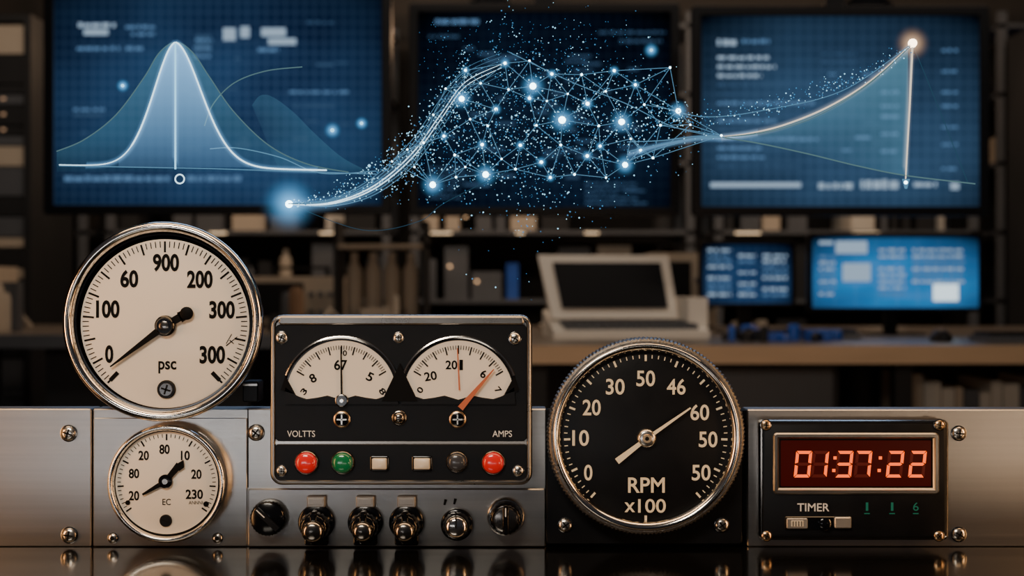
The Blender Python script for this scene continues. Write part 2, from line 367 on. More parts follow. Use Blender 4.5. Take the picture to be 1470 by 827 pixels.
# ---------------------------------------------------------------- knobs
def knob(cx,cy,r,kind,ang=0.6):
    g=Grp('control_knob',cx,cy,6); m=g.part('skirt')
    if kind=='disc':
        m.lathe(cx,cy,[(r,0),(r,12,1),(r-1.5,16,1),(r-4,18)],blackg,60); m.done(ang=50)
        m=g.part('pointer'); dx,dy=math.cos(ang)*(r-5),math.sin(ang)*(r-5); m.bar(cx-dx,cy-dy,cx+dx,cy+dy,8,8,17,22,blackp)
        m.bar(cx-dx*.95,cy-dy*.95,cx-dx*0.2,cy-dy*0.2,1.4,1.4,22,22.4,whiteink); m.done()
    elif kind=='tag':
        m.lathe(cx,cy,[(r,0),(r,8),(r-2,10)],blackg,48)
        m.lathe(cx,cy+3,[(r-4,9),(r-5,26,1.2),(r-7,33,1.2),(r-10,35)],blackg,40); m.done(ang=50)
        m=g.part('cap'); m.lathe(cx,cy+7,[(r-10,30),(r-10.5,40),(r-12,44),(r-17,46.5),(1,47.5)],chromed,36); m.done(ang=50)
        m=g.part('pointer_ridge'); m.rr(cx-5,cy-20,cx+5,cy+26,4,[(0,10),(0,34),(2,37)],blackg); m.done()
        m=g.part('metal_tag'); m.rr(cx-13,cy-38,cx+13,cy-22,2,[(0,0),(0,9),(1.5,11)],tagm); m.rr(cx-10,cy-35,cx+10,cy-26,1,[(0,11),(0.5,12)],tagm); m.done()
        m=g.part('base_block'); m.rr(cx-17,cy+10,cx+17,cy+33,3,[(0,-0.5),(0,5),(1.5,7)],blackg); m.done()
    elif kind=='small':
        m.lathe(cx,cy,[(r,0),(r,8),(r-2,10)],blackg,48)
        m.lathe(cx,cy,[(r-3,9),(r-4,18,1.3),(r-6,21)],blackg,40); m.done(ang=50)
        m=g.part('cap'); m.lathe(cx,cy,[(r-7,20),(r-7,26),(r-9,30),(r-14,32),(1,32.5)],chrome,36); m.bar(cx,cy-r+8,cx,cy,2,2,31,34,slot); m.done(ang=50)
        m=g.part('dial_marks')
        for x,y in ((cx-16,cy-35),(cx-2,cy-36)): m.bar(x,y,x-2,y+8,4,3,-0.3,1,blackm)
        m.done()
    else:
        m.lathe(cx,cy,[(r+1,0),(r+1,6),(r-1,9)],chrome,48)
        m.lathe(cx,cy,[(r-2,8),(r-3,24,1.5),(r-5,28,1.5),(r-7,29)],blackg,40); m.done(ang=50)
        m=g.part('cap'); m.lathe(cx,cy,[(r-8,28),(r-9,31),(r-12,32)],chromed,36); m.rr(cx-4,cy-r+6,cx+4,cy+r-6,3,[(0,30),(0,36),(1.5,38)],blackg); m.bar(cx,cy-r+8,cx,cy-6,1.6,1.6,38,38.5,whiteink); m.done(ang=50)
knob(387,742,26,'disc',0.75); knob(455,749,26,'tag'); knob(525,749,25,'tag'); knob(584,749,25,'tag'); knob(656,752,23,'small'); knob(726,741,26,'big')

# ---------------------------------------------------------------- tachometer
g=Grp('tachometer',928,627,44)
m=g.part('mounting_plate'); m.rr(785,590,1072,789,5,[(0,-44),(0,-36),(2,-34)],blackp); m.done()
m=g.part('knurled_case'); m.lathe(928,627,[(136,-34),(139,-33),(140,-28,1.6),(143,-20,1.8),(143.5,-8,1.8),(141,-2,1.8),(137,0),(134,0)],knurl,300,c1=False); m.done(ang=25)
m=g.part('bezel'); m.lathe(928,627,[(135,-4),(134.5,1),(132,3.5),(129.5,3),(127,1.5),(124.5,-1),(122.5,-6),(122,-11)],chrome,128,c0=False,c1=False); m.done(ang=60)
m=g.part('dial_face'); m.lathe(928,628,[(123,-11.5),(123,-10.5),(122,-10)],blackp,96); m.done()
m=g.part('dial_markings')
mj=[228-i*(276/12) for i in range(13)]; mn=[228-i*(276/60) for i in range(61) if i%5]
ticks(m,928,628,118,mj,mn,9,5,-10,creamink,3.0,1.3)
ticks(m,928,628,121,[270],[],7,6,-10,creamink,3.5)
for t,x,y,wd in (('0',845,680,12),('10',834,630,24),('20',850,586,26),('30',884,556,27),('50',928,544,27),('46',972,556,27),('60',1006,593,27),('50',1018,632,27),('50',1008,680,27)):
    m.text(t,x,y,wd,23,-9.5,creamink,off=0.014)
m.text('RPM',929,698,53,22,-9.5,creamink,off=0.014); m.text('x',905,730,15,14,-9.5,creamink,off=0.01); m.text('100',937,728,40,20,-9.5,creamink,off=0.01)
m.done(False)
m=g.part('needle'); m.bar(929,630,992,586,5.5,2,-5,-3,creamink); m.bar(929,630,886,663,5,9,-5,-3,creamink)
m.lathe(929,630,[(14,-10),(14,-6),(12,-2.5),(9,-1)],screwm,36); m.lathe(929,630,[(7,-2),(6,0)],brass,24); m.lathe(929,630,[(3,0),(2.5,1)],slot,16); m.done(ang=50)
for x,y in ((813,760),(1042,760)): screw(g,x,y,10,-34,rot=0.9)

# ---------------------------------------------------------------- digital timer
g=Grp('digital_timer',1226,689,22)
m=g.part('housing'); m.rr(1090,603,1363,776,8,[(0,-22),(0,-4),(2,0),(4,0.5),(6,-1)],chromed); m.done()
m=g.part('face_plate'); m.rr(1095,608,1358,771,6,[(0,-3),(0,1),(1.5,2)],blackp); m.done()
m=g.part('display_bezel'); m.rr(1109,621,1347,709,6,[(0,0),(0,4),(2,6),(6,6),(8,3),(9,2.2)],steel2,c1=False); m.done()
m=g.part('display_window'); m.rr(1117,628,1339,702,3,[(0,1.5),(0,2.4)],blackm); m.rr(1120,632,1336,698,2,[(0,2.4),(0.5,3)],dispm); m.done()
segs={'0':'abcdef','1':'bc','2':'abged','3':'abgcd','7':'abc'}
m=g.part('led_digits')
def digit(ch,cx,cy,W,H,t=4.2):
    sl=0.10
    def P(x,y): return (cx+x-(y)*sl,cy+y)
    h=H/2;w=W/2;q=1.0
    S_={'a':[(-w+q,-h),(w-q,-h),(w-t,-h+t),(-w+t,-h+t)],'d':[(-w+q,h),(w-q,h),(w-t,h-t),(-w+t,h-t)],
       'f':[(-w,-h+q),(-w,-q),(-w+t,-t*.6),(-w+t,-h+t+q)],'e':[(-w,h-q),(-w,q),(-w+t,t*.6),(-w+t,h-t-q)],
       'b':[(w,-h+q),(w,-q),(w-t,-t*.6),(w-t,-h+t+q)],'c':[(w,h-q),(w,q),(w-t,t*.6),(w-t,h-t-q)],
       'g':[(-w+q*1.5,0),(-w+t,-t/2),(w-t,-t/2),(w-q*1.5,0),(w-t,t/2),(-w+t,t/2)]}
    for k,p in S_.items():
        on=k in segs[ch]; m.prism([P(x,y) for x,y in p],3,3.8 if on else 3.3,ledred if on else ledoff)
for ch,cx in (('0',1152),('1',1176),('3',1211),('7',1238),('2',1284),('2',1316)): digit(ch,cx,666,23,38)
for cx in (1197,1262):
    for y in (657,675): m.prism([(cx-2.2-(y-666)*.1,y-2.2),(cx+2.2-(y-666)*.1,y-2.2),(cx+2.2-(y-666)*.1,y+2.2),(cx-2.2-(y-666)*.1,y+2.2)],3,3.8,ledred)
m.done(False)
m=g.part('labels'); m.text('TIMER',1167,728,46,11.5,2.4,whiteink,off=0.01)
for t,x in (('1',1244),('1',1280),('6',1314)): m.text(t,x,727,3.6 if t=='1' else 8,12,2.4,greenled); m.bar(x-4,737,x+4,737,1.4,1.4,2,2.5,greenled)
m.done(False)
m=g.part('slide_switches'); m.rr(1126,741,1222,760,2,[(0,1),(0,3),(1,4)],blackg)
m.rr(1128,743,1158,758,2,[(0,3),(0,6),(1,7)],tagm); m.rr(1134,746,1152,755,1,[(0,7),(0.5,7.6)],creampl)
for i in range(4): m.bar(1137+i*4,747,1137+i*4,754,1,1,7.4,8,slot)
m.lathe(1183,751,[(9,3),(9,8),(6,10)],blackg,28); m.rr(1196,741,1220,757,2,[(0,3),(0,8),(1.5,9.5)],tagm)
m.done()
for x,y in ((1099,610),(1348,610),(1100,769),(1347,769)): screw(g,x,y,7.5,1.5,brass,rot=random.random())

# ---------------------------------------------------------------- hologram
holo=Grp('data_hologram',735,200,-70)
hline=emis('holo_line',(0.22,0.55,0.88),0.50); hlineb=emis('holo_line_bright',(0.60,0.86,1.0),2.2); hdim=emis('holo_line_dim',(0.10,0.30,0.48),0.22)
hteal=emis('holo_line_teal',(0.28,0.55,0.60),0.34); hnode=emis('holo_node',(0.66,0.94,1.0),9.0); hdot=emis('holo_dot',(0.34,0.75,1.0),2.0); hdotd=emis('holo_dot_dim',(0.10,0.40,0.82),0.75)
hwarm=emis('holo_warm',(1.0,0.74,0.48),8.0); hwarml=emis('holo_warm_line',(1.0,0.84,0.66),1.1)
hfill=glowmat('holo_fill_blue',(0.26,0.56,0.98),1.05); hfillt=glowmat('holo_fill_teal',(0.16,0.44,0.58),0.30); hhalo=glowmat('holo_halo',(0.14,0.52,1.0),1.9,3.0); hhw=glowmat('holo_halo_warm',(1.0,0.6,0.3),1.3,2.8)
hband=glowmat('holo_band',(0.25,0.58,1.0),0.55,2.0); hbandw=glowmat('holo_band_warm',(0.75,0.78,0.80),0.35,2.0)
def crv(pts,n=12):
    out=[]; P=[pts[0]]+list(pts)+[pts[-1]]
    for i in range(1,len(P)-2):
        p0,p1,p2,p3=P[i-1],P[i],P[i+1],P[i+2]
        for k in range(n):
            t=k/n; out.append(tuple(0.5*((2*p1[j])+(-p0[j]+p2[j])*t+(2*p0[j]-5*p1[j]+4*p2[j]-p3[j])*t*t+(-p0[j]+3*p1[j]-3*p2[j]+p3[j])*t**3) for j in range(2)))
    out.append(tuple(pts[-1])); return out
def bell(x): 
    s_=31 if x<252 else 37
    return 240+ (x-252)*0.02 -179*math.exp(-abs((x-252)/s_)**1.8/2.0)
m=holo.part('distribution_curves')
xs=[85+i*3 for i in range(146)]
m.tube([(x,bell(x),0) for x in xs if x<=470],[0.7 if x<190 else 1.15 for x in xs if x<=470],hlineb,6)
wide=crv([(80,217),(120,200),(165,165),(205,112),(228,75),(252,60),(276,75),(300,110),(335,160),(385,208),(440,235),(500,247)])
m.tube([(x,y,-3) for x,y in wide],0.8,hteal,6)
m.tube([(252,62,1),(252,243,1)],1.3,emis('holo_mean_line',(0.30,0.72,1.0),1.8),6)
m.tube([(85,238,0),(300,242,0),(540,250,0)],0.7,hline,6)
m.tube([(x,y,-6) for x,y in crv([(292,180),(305,148),(335,118),(380,101),(433,95)])],0.8,hteal,6)
m.tube([(x,y,-6) for x,y in crv([(300,213),(340,212),(400,225),(460,248),(540,245)])],0.7,hline,6)
m.tube([(258+6.5*math.cos(a*0.35),257+6.5*math.sin(a*0.35),0) for a in range(19)],1.0,hlineb,6)
m.done()
m=holo.part('distribution_fill')
xx=[170+i*4 for i in range(48)]
m.strip([(x,bell(x)) for x in xx],[(x,240) for x in xx],-1,[0.10+0.95*((240-bell(x))/179)**1.2 for x in xx],[0.07]*48,hfill,14,0.6)
m.strip([(x,y) for x,y in wide if y<246],[(x,246) for x,y in wide if y<246],-4,[0.2+0.7*(246-y)/186 for x,y in wide if y<246],[0.08 for x,y in wide if y<246],hfillt,8)
hump=crv([(360,150),(372,136),(390,138),(420,160),(450,190),(490,225),(530,246)])
m.strip(hump,[(x,246 if x>400 else 150+(x-360)*2.4) for x,y in hump],-8,[0.32]*len(hump),[0.10]*len(hump),hfillt,6)
m.ribbon([(x,bell(x)) for x in xs if 120<x<460],-2,7,hband)
m.ribbon([(252,60+i*18.3) for i in range(11)],0.5,7,hband)
m.done(False,fix=False)
# network
N_=[(668,100,2.2),(725,90,2.6),(765,124,5.5),(663,143,4.6),(712,157,2.6),(807,172,6),(843,150,3),(893,174,5.2),(973,160,4.4),(637,195,2.2),(692,207,2.6),(697,250,5.2),(621,265,5.2),
(653,223,2),(747,208,2.4),(790,255,2.2),(777,233,2.6),(805,208,2),(843,224,2.6),(862,209,2.2),(898,236,4.6),(920,215,2.2),(937,227,2),(835,107,2),(882,101,2.4),(912,122,2.2),(962,97,2),
(760,87,2),(792,107,2.4),(740,243,2),(825,250,2),(948,180,2),(608,205,2),(760,142,2.4),(690,120,1.8),(730,128,1.8),(655,255,1.8),(860,180,2),(925,150,1.8),(585,215,1.6),(700,180,1.8),(770,180,1.8),(870,130,1.8),(1035,195,2),
(640,128,1.6),(622,165,1.8),(675,172,1.6),(720,228,1.6),(668,240,1.6),(595,240,1.5),(815,135,1.6),(785,145,1.5),(905,200,1.6),(990,180,1.6),(870,255,1.6),(563,232,1.6)]
m=holo.part('network_links'); E=set()
dep=[random.uniform(-8,8) for _ in N_]
for i,a in enumerate(N_):
    ds=sorted((math.hypot(a[0]-b[0],a[1]-b[1]),j) for j,b in enumerate(N_) if j!=i)
    for d_,j in ds[:6 if a[2]>4 else 4]:
        if d_<105: E.add((min(i,j),max(i,j)))
for i,j in E: m.tube([(N_[i][0],N_[i][1],dep[i]),(N_[j][0],N_[j][1],dep[j])],0.45,hline,4)
m.done()
m=holo.part('network_nodes')
for (x,y,r),w in zip(N_,dep): m.sphere(x,y,w,r*0.9,hnode,12,8)
m.sphere(415,293,0,5.5,hnode,14,8); m.sphere(1310,62,0,6.5,hwarm,14,8); m.sphere(1300,262,0,3,hnode,12,8)
for x,y,r in ((176,123,2.5),(477,187,3),(519,177,2.6),(530,238,2.2),(935,72,2.5)): m.sphere(x,y,0,r,hdot,12,8)
m.prism([(1295,257),(1306,257),(1302,271),(1299,271)],-1,1,hline)
m.done()
m=holo.part('halos')
for (x,y,r),w in zip(N_,dep):
    if r>2.1: m.halo(x,y,w-0.5,r*4.4,hhalo)
m.halo(415,293,-1,50,hhalo,40); m.halo(1310,62,-1,30,hhw,32); m.halo(176,123,-1,13,hhalo); m.halo(477,187,-1,16,hhalo); m.halo(519,177,-1,13,hhalo); m.halo(935,72,-1,15,hhalo)
m.done(False,fix=False)
def ip(tab,x):
    for (a,b),(c,d) in zip(tab[:-1],tab[1:]):
        if a<=x<=c: return b+(d-b)*(x-a)/(c-a)
    return tab[-1][1] if x>tab[-1][0] else tab[0][1]
UP=[(415,290),(480,283),(540,250),(600,185),(640,125),(680,92),(730,72),(800,72),(850,78),(900,92),(960,110),(1000,165),(1040,190)]
LO=[(415,296),(480,308),(540,290),(600,272),(640,272),(700,285),(760,292),(820,280),(880,256),(940,232),(1000,212),(1040,202)]
m=holo.part('particles')
for _ in range(2600):
    x=random.triangular(520,1040,750); u,l=ip(UP,x),ip(LO,x); y=random.gauss((u+l)/2,(l-u)*0.33)
    r=random.choice((0.45,0.6,0.7,0.9,1.3)); m.octa(x,y,random.uniform(-14,14),r,hdot if random.random()<0.42 else hdotd)
for _ in range(560):
    x=415+random.random()**0.7*260; u=293-((x-415)/230)**2*150; y=random.gauss(u,3+(x-415)*0.09)
    m.octa(x,min(y,318),random.uniform(-10,10),random.choice((0.5,0.8,1.2)),hdot if random.random()<0.6 else hdotd)
for _ in range(380):
    x=random.uniform(930,1310); t=(x-930)/380; y=168-10*t-88*t**2.2+random.gauss(0,7)+(14*(1-t))*random.random()
    m.octa(x,y,random.uniform(-10,10),random.choice((0.5,0.7,0.9,1.2)),hdot if random.random()<0.35 else hdotd)
for _ in range(200):
    x=random.uniform(600,900); m.octa(x,random.uniform(30,110),random.uniform(-14,14),0.6,hdotd)
m.done(False,fix=False)
m=holo.part('flow_strands')
for k in range(7):
    o=k-3
    pts=crv([(415,293),(475,291-o*1.5),(535,268-o*4),(590,222-o*6),(632,165-o*7),(668,118-o*6),(720,92-o*5)])
    m.tube([(x,y,o*2) for x,y in pts],[(1.2 if k in(2,3) else 0.75)*(1-0.8*i/len(pts)) for i in range(len(pts))],hlineb if k in(2,3) else hline,5)
for k in range(3):
    pts=crv([(900,232-k*14),(950,212-k*5),(1000,200-k*2),(1040,197)]); m.tube([(x,y,k) for x,y in pts],0.7,hline,5)
pts=crv([(730,75),(820,118),(900,150),(960,180),(1010,193),(1040,197)]); m.tube([(x,y,3) for x,y in pts],0.6,hline,5)
pts=crv([(415,293),(520,330),(600,318),(640,290),(740,240)]); m.tube([(x,y,-3) for x,y in pts],0.45,hdim,5)
pts=crv([(935,150),(1010,168),(1100,158),(1210,130),(1310,62)]); m.tube([(x,y,3) for x,y in pts],0.6,hline,5)
up=crv([(1035,197),(1080,191),(1130,178),(1190,153),(1250,116),(1310,63)]); lw=crv([(1035,197),(1090,206),(1160,221),(1230,238),(1300,252),(1400,264)])
for o in range(3): m.tube([(x,y+o*(3.0*(1-abs(i/len(up)*2-1))),o) for i,(x,y) in enumerate(up)],1.2 if o==0 else 0.6,hwarml if o==0 else hteal,5)
m.tube([(x,y,0) for x,y in lw],1.0,hteal,5); m.tube([(1310,62,0),(1306,150,0),(1300,258,0)],[1.6,1.3,1.0],hwarml,6)
m.tube([(x,y,-2) for x,y in crv([(1310,62),(1330,110),(1362,190),(1390,262)])],0.5,hdim,5)
m.done()
m=holo.part('forecast_fill')
def yat(c,x):
    for a,b in zip(c[:-1],c[1:]):
        if a[0]<=x<=b[0]: return a[1]+(b[1]-a[1])*(x-a[0])/(b[0]-a[0]+1e-6)
    return c[-1][1]
X=[1036+(1304-1036)*i/30 for i in range(31)]
m.strip([(x,yat(up,x)) for x in X],[(x,yat(lw,x)) for x in X],-2,[0.9+0.6*(i/30)**3 for i in range(31)],[0.10+0.5*(i/30)**4 for i in range(31)],hfillt,12,0.55)
m.ribbon(up,-3,8,hbandw); m.ribbon([(1310-i,62+i*19.6) for i in range(11)],-3.5,7,hbandw)
fl=crv([(415,293),(475,291),(535,268),(590,222),(632,165),(668,118),(720,92)]); m.ribbon(fl,-4,15,hband,[1-0.9*i/len(fl) for i in range(len(fl))])
fr=crv([(900,222),(950,208),(1000,199),(1040,197),(1090,190)]); m.ribbon(fr,-4,8,hband)
m.done(False,fix=False)

# ---------------------------------------------------------------- background room
wallm=pbr('wall_paint_dark',(0.05,0.045,0.042),0.8,noise=0.3,nscale=1.5); ceilm=pbr('ceiling_paint',(0.03,0.03,0.032),0.9,noise=0.2,nscale=2); floorm=pbr('floor_vinyl',(0.05,0.045,0.04),0.4,noise=0.3,nscale=3)
wood=pbr('wood_edge',(0.60,0.42,0.27),0.5,noise=0.25,nscale=6,stretch=(0.5,4,4)); deskd=pbr('desk_top_grey',(0.14,0.12,0.105),0.35,noise=0.25,nscale=4)
bezel=pbr('monitor_bezel',(0.004,0.005,0.008),0.45,spec=0.2); beige=pbr('beige_enclosure',(0.48,0.42,0.35),0.5,noise=0.15,nscale=5); greyp=pbr('grey_plastic',(0.09,0.10,0.12),0.5,noise=0.2,nscale=6); darkc=pbr('dark_cabinet',(0.012,0.014,0.018),0.6,noise=0.2,nscale=4)
termm=pbr('terminal_off_white',(0.85,0.81,0.75),0.5,noise=0.1,nscale=5)
bluep=pbr('blue_plastic',(0.02,0.10,0.50),0.4); white=pbr('paper_white',(0.58,0.56,0.52),0.7,noise=0.15,nscale=8); brown=pbr('cardboard',(0.26,0.16,0.10),0.8,noise=0.2,nscale=8)
def room(name,b,mat):
    x0,x1,y0,y1,z0,z1=b
    me=bpy.data.meshes.new(name); bm=bmesh.new(); bmesh.ops.create_cube(bm,size=1)
    for v in bm.verts: v.co=Vector(((x0+x1)/2+v.co.x*(x1-x0),(y0+y1)/2+v.co.y*(y1-y0),(z0+z1)/2+v.co.z*(z1-z0)))
    bm.to_mesh(me); bm.free(); me.materials.append(mat); o=bpy.data.objects.new(name,me); COL.objects.link(o)
room('floor',(-4,4,-2.6,5.8,-0.1,0),floorm); room('ceiling',(-4,4,0.9,5.8,2.9,3.0),ceilm); room('wall_back',(-4,4,5.8,5.9,0,2.9),wallm)
room('wall_left',(-4.1,-4,-2.6,5.9,0,2.9),wallm); room('wall_right',(4,4.1,-2.6,5.9,0,2.9),wallm); room('baseboard_back',(-4,4,5.77,5.8,0,0.1),darkc)

ui_w=emis('ui_white',(0.50,0.68,0.88),0.68); ui_b=emis('ui_blue',(0.16,0.34,0.62),0.58); ui_d=emis('ui_dim',(0.08,0.18,0.35),0.42); ui_bright=emis('ui_bright',(0.75,0.92,1.0),1.4)
sc1=screenmat('screen_left',(0.006,0.018,0.056),(0.020,0.062,0.150),0.85,34,22,0.12)
sc2=screenmat('screen_centre',(0.002,0.005,0.014),(0.005,0.014,0.036),0.75,24,18,0.035)
sc3=screenmat('screen_right',(0.016,0.040,0.085),(0.032,0.080,0.160),0.85,26,17,0.12)
sc4=screenmat('screen_small_dark',(0.007,0.024,0.072),(0.014,0.050,0.135),0.85,10,8,0.08)
sc5=screenmat('screen_small_bright',(0.018,0.13,0.36),(0.035,0.23,0.57),0.95,8,6,0.10)
def display(name,x0,y0,x1,y1,d,scr,b=13,ui=(),rot=0,hang=True,deskz=None):
    g=dgrp(name,(x0+x1)/2,(y0+y1)/2,d,rot)
    m=g.part('bezel'); m.rr(x0,y0,x1,y1,5,[(8,-22),(0,-14),(0,-1),(1,0),(b-2,0),(b,-2)],bezel); m.done()
    m=g.part('screen'); m.box(x0+b,y0+b,x1-b,y1-b*0.9,-2,-1,scr); m.done(False)
    if ui:
        m=g.part('screen_graphics')
        for (a,c,e,f,mt) in ui: m.box(a,c,e,f,-1,-0.6,mt)
        m.done(False)
    cx=(x0+x1)/2
    m=g.part('mount')
    if hang:
        top=(2.9-F(0,0,1800-d/S).z)/g.s
        m.box(cx-14,-top,cx+14,(y0+y1)/2,-46,-30,bezel); m.box(cx-50,(y0+y1)/2-40,cx+50,(y0+y1)/2+40,-31,-20,bezel)
    else:
        zb=(F(0,y1,1800-d/S).z-deskz)/g.s
        m.box(cx-9,y1-30,cx+9,y1+zb-3,-34,-22,bezel); m.rr(cx-40,y1+zb-3,cx+40,y1+zb,1,[(0,-50),(0,10)],bezel)
    m.done(False); return g
def uirand(x0,y0,x1,y1,n,mats,wm=40,hm=5):
    o=[]
    for _ in range(n):
        x=random.uniform(x0,x1-wm); y=random.uniform(y0,y1); o.append((x,y,x+random.uniform(0.3,1)*wm,y+random.uniform(0.5,1)*hm,random.choice(mats)))
    return o
def words(x0,x1,y,h,mt):
    o=[]; x=x0
    while x<x1:
        w_=random.uniform(4,14); o.append((x,y+random.uniform(0,h*.25),min(x+w_,x1),y+h,mt)); x+=w_+random.uniform(1.5,4)
    return o
ui=[(120,42,155,50,ui_w),(280,50,303,75,ui_d),(320,40,338,58,ui_w),(345,38,358,54,ui_w),(375,40,410,52,ui_w),(385,55,425,64,ui_w)]
ui+=words(112,168,32,7,ui_w)+words(110,172,66,6,ui_b)+words(180,222,36,5,ui_b)+words(188,222,46,5,ui_b)+words(180,205,66,6,ui_b)+words(280,305,55,5,ui_b)+words(278,305,66,5,ui_b)+words(278,302,78,5,ui_b)+words(370,400,68,6,ui_b)+words(105,150,155,4,ui_b)+words(105,150,163,4,ui_d)+words(415,500,130,4,ui_b)+words(420,480,150,4,ui_d)
ui+=words(92,245,252,8,ui_b)+words(268,350,252,8,ui_b)+words(440,480,30,4,ui_d)+uirand(100,80,520,240,14,[ui_d],30,4)
display('wall_monitor',62,-40,562,308,4.0,sc1,15,ui)
ui=words(625,688,27,7,ui_b)+words(860,955,44,4,ui_d)+words(890,950,56,5,ui_d)+words(615,660,50,4,ui_d)+uirand(615,60,940,285,50,[ui_d],34,4)
for i in range(7): ui+=words(615,650+random.uniform(0,30),240+i*7,3,ui_d)
for i in range(5): ui+=words(840,880+random.uniform(0,60),262+i*7,3,ui_d)
display('wall_monitor',587,4,976,310,4.15,sc2,14,ui)
ui=words(1030,1057,56,9,ui_w)+words(1065,1105,56,6,ui_b)+[(1020,262,1150,269,ui_w)]+words(1175,1225,262,9,ui_w)+words(1236,1290,257,14,ui_w)+words(1312,1345,261,7,ui_w)+[(1365,262,1377,272,ui_w)]
for i in range(13): ui+=words(1030,1030+random.uniform(60,150),80+i*13,5,random.choice([ui_b,ui_w] if i<3 else [ui_d,ui_b]))
for y in (70,100,130,150,180,205,240): ui+=words(1352,1375,y,4,ui_b)
for y in (130,150,165,190,215): ui+=words(1265,1290,y,4,ui_b)
for i in range(8): ui+=words(1180,1230,75+i*12,4,ui_d)
ui+=uirand(1180,100,1300,250,10,[ui_b,ui_d],30,4)
display('wall_monitor',993,8,1421,310,3.95,sc3,15,ui)
BZ=0.774; LZ=0.78
ui=[]
for i in range(9):
    for a,b in ((1016,1050),(1060,1085),(1095,1130)):
        if random.random()<0.75: ui+=words(a,b,357+i*8,4,random.choice([ui_w,ui_b]))
display('desktop_monitor',1004,345,1142,441,4.5,sc4,6,ui,hang=False,deskz=BZ)
ui=[(1176,346,1196,351,ui_w),(1200,346,1245,364,ui_w),(1210,378,1250,404,ui_w),(1340,408,1376,432,ui_bright)]
for i in range(8):
    for a,b in ((1176,1200),(1262,1300),(1310,1385)):
        if random.random()<0.75 and not(i>5 and a>1300): ui+=words(a,b,357+i*9,4,random.choice([ui_w,ui_b]))
display('desktop_monitor',1160,334,1412,448,4.3,sc5,7,ui,hang=False,deskz=BZ)

# workbench right
g=MGrp('workbench'); m=g.part('bench_top'); m.mbox(0.02,3.6,2.62,4.45,BZ-0.012,BZ,deskd); m.mbox(0.02,3.6,2.6,2.64,BZ-0.05,BZ,wood); m.mbox(0.02,3.6,2.64,4.45,BZ-0.05,BZ-0.012,wood); m.done(False)
m=g.part('bench_frame')
for x in (0.05,1.1,2.3,3.52): m.mbox(x,x+0.05,2.7,2.75,0,BZ-0.05,darkc); m.mbox(x,x+0.05,4.38,4.43,0,BZ-0.05,darkc)
m.mbox(0.05,3.57,3.3,3.33,0.1,BZ-0.05,darkc); m.mbox(0.35,0.95,2.75,3.28,0.0,BZ-0.05,darkc); m.mbox(0.37,0.93,2.735,2.75,0.5,0.70,greyp); m.mbox(0.37,0.93,2.735,2.75,0.26,0.48,greyp); m.done(False)
m=g.part('binders'); m.mbox(1.18,1.85,2.8,3.2,0.42,0.44,darkc); m.mbox(2.36,3.5,2.85,3.25,0.42,0.44,darkc)
for x,xe in ((1.2,1.8),(2.37,3.45)):
    while x<xe:
        w_=random.uniform(0.025,0.06); m.mbox(x,x+w_-0.004,2.88,3.18,0.44,random.uniform(0.62,0.68),random.choice([white,white,beige,greyp])); x+=w_
m.done(False)
# left bench
g=MGrp('side_workbench'); m=g.part('bench_top'); m.mbox(-3.6,-0.25,3.3,4.45,LZ-0.04,LZ,deskd); m.mbox(-3.6,-0.25,3.28,3.3,LZ-0.045,LZ,greyp); m.done(False)
m=g.part('bench_frame')
for x in (-3.5,-1.8,-0.35): m.mbox(x,x+0.05,3.35,3.4,0,LZ-0.04,darkc); m.mbox(x,x+0.05,4.35,4.4,0,LZ-0.04,darkc)
m.mbox(-3.45,-2.6,3.4,4.2,0.02,LZ-0.04,greyp); m.mbox(-1.6,-0.9,3.4,4.2,0.02,LZ-0.04,darkc); m.done(False)

# retro terminal (off-white frame, slanted screen)
g=MGrp('retro_terminal',(0.33,3.2,BZ+0.001),0.12)
m=g.part('enclosure')
def quadbox(pts_f,pts_b,mat):
    i=[m.av(p) for p in pts_f+pts_b]
    for f in ((0,1,2,3),(4,5,6,7),(0,1,5,4),(1,2,6,5),(2,3,7,6),(3,0,4,7)): m.af([i[k] for k in f],mat)
quadbox([(-0.20,0.0,0.06),(0.22,0.0,0.06),(0.20,0.06,0.27),(-0.24,0.06,0.27)],[(-0.18,0.2,0.06),(0.20,0.2,0.06),(0.18,0.2,0.25),(-0.20,0.2,0.25)],termm)
quadbox([(-0.22,-0.16,0.0),(0.28,-0.16,0.0),(0.28,-0.16,0.025),(-0.22,-0.16,0.025)],[(-0.20,0.22,0.0),(0.28,0.22,0.0),(0.28,0.22,0.085),(-0.20,0.22,0.085)],termm)
m.mbox(0.225,0.29,-0.1,0.2,0.03,0.13,termm); m.done(False)
m=g.part('screen'); quadbox([(-0.168,-0.001,0.095),(0.185,-0.001,0.095),(0.170,0.044,0.245),(-0.193,0.044,0.245)],[(-0.16,0.03,0.095),(0.18,0.03,0.095),(0.16,0.07,0.245),(-0.18,0.07,0.245)],bezel); m.done(False)
m=g.part('key_rows')
for r in range(4): 
    for k in range(14): m.mbox(-0.18+k*0.031,-0.18+k*0.031+0.025,-0.14+r*0.03,-0.14+r*0.03+0.023,0.03,0.045+r*0.004,greyp)
m.done(False)
def keyboard(x,y,z,rot,mat):
    g=MGrp('keyboard',(x,y,z+0.001),rot); m=g.part('base'); m.mbox(-0.21,0.21,-0.07,0.07,0,0.018,mat); m.done(False); m=g.part('keys')
    for r in range(5):
        for k in range(15): m.mbox(-0.2+k*0.027,-0.2+k*0.027+0.022,-0.06+r*0.025,-0.06+r*0.025+0.02,0.018,0.028,bezel)
    m.done(False)
keyboard(1.62,2.9,BZ,0.05,greyp); keyboard(0.90,3.15,BZ,-0.1,greyp); keyboard(-1.3,3.42,LZ,0.0,greyp)
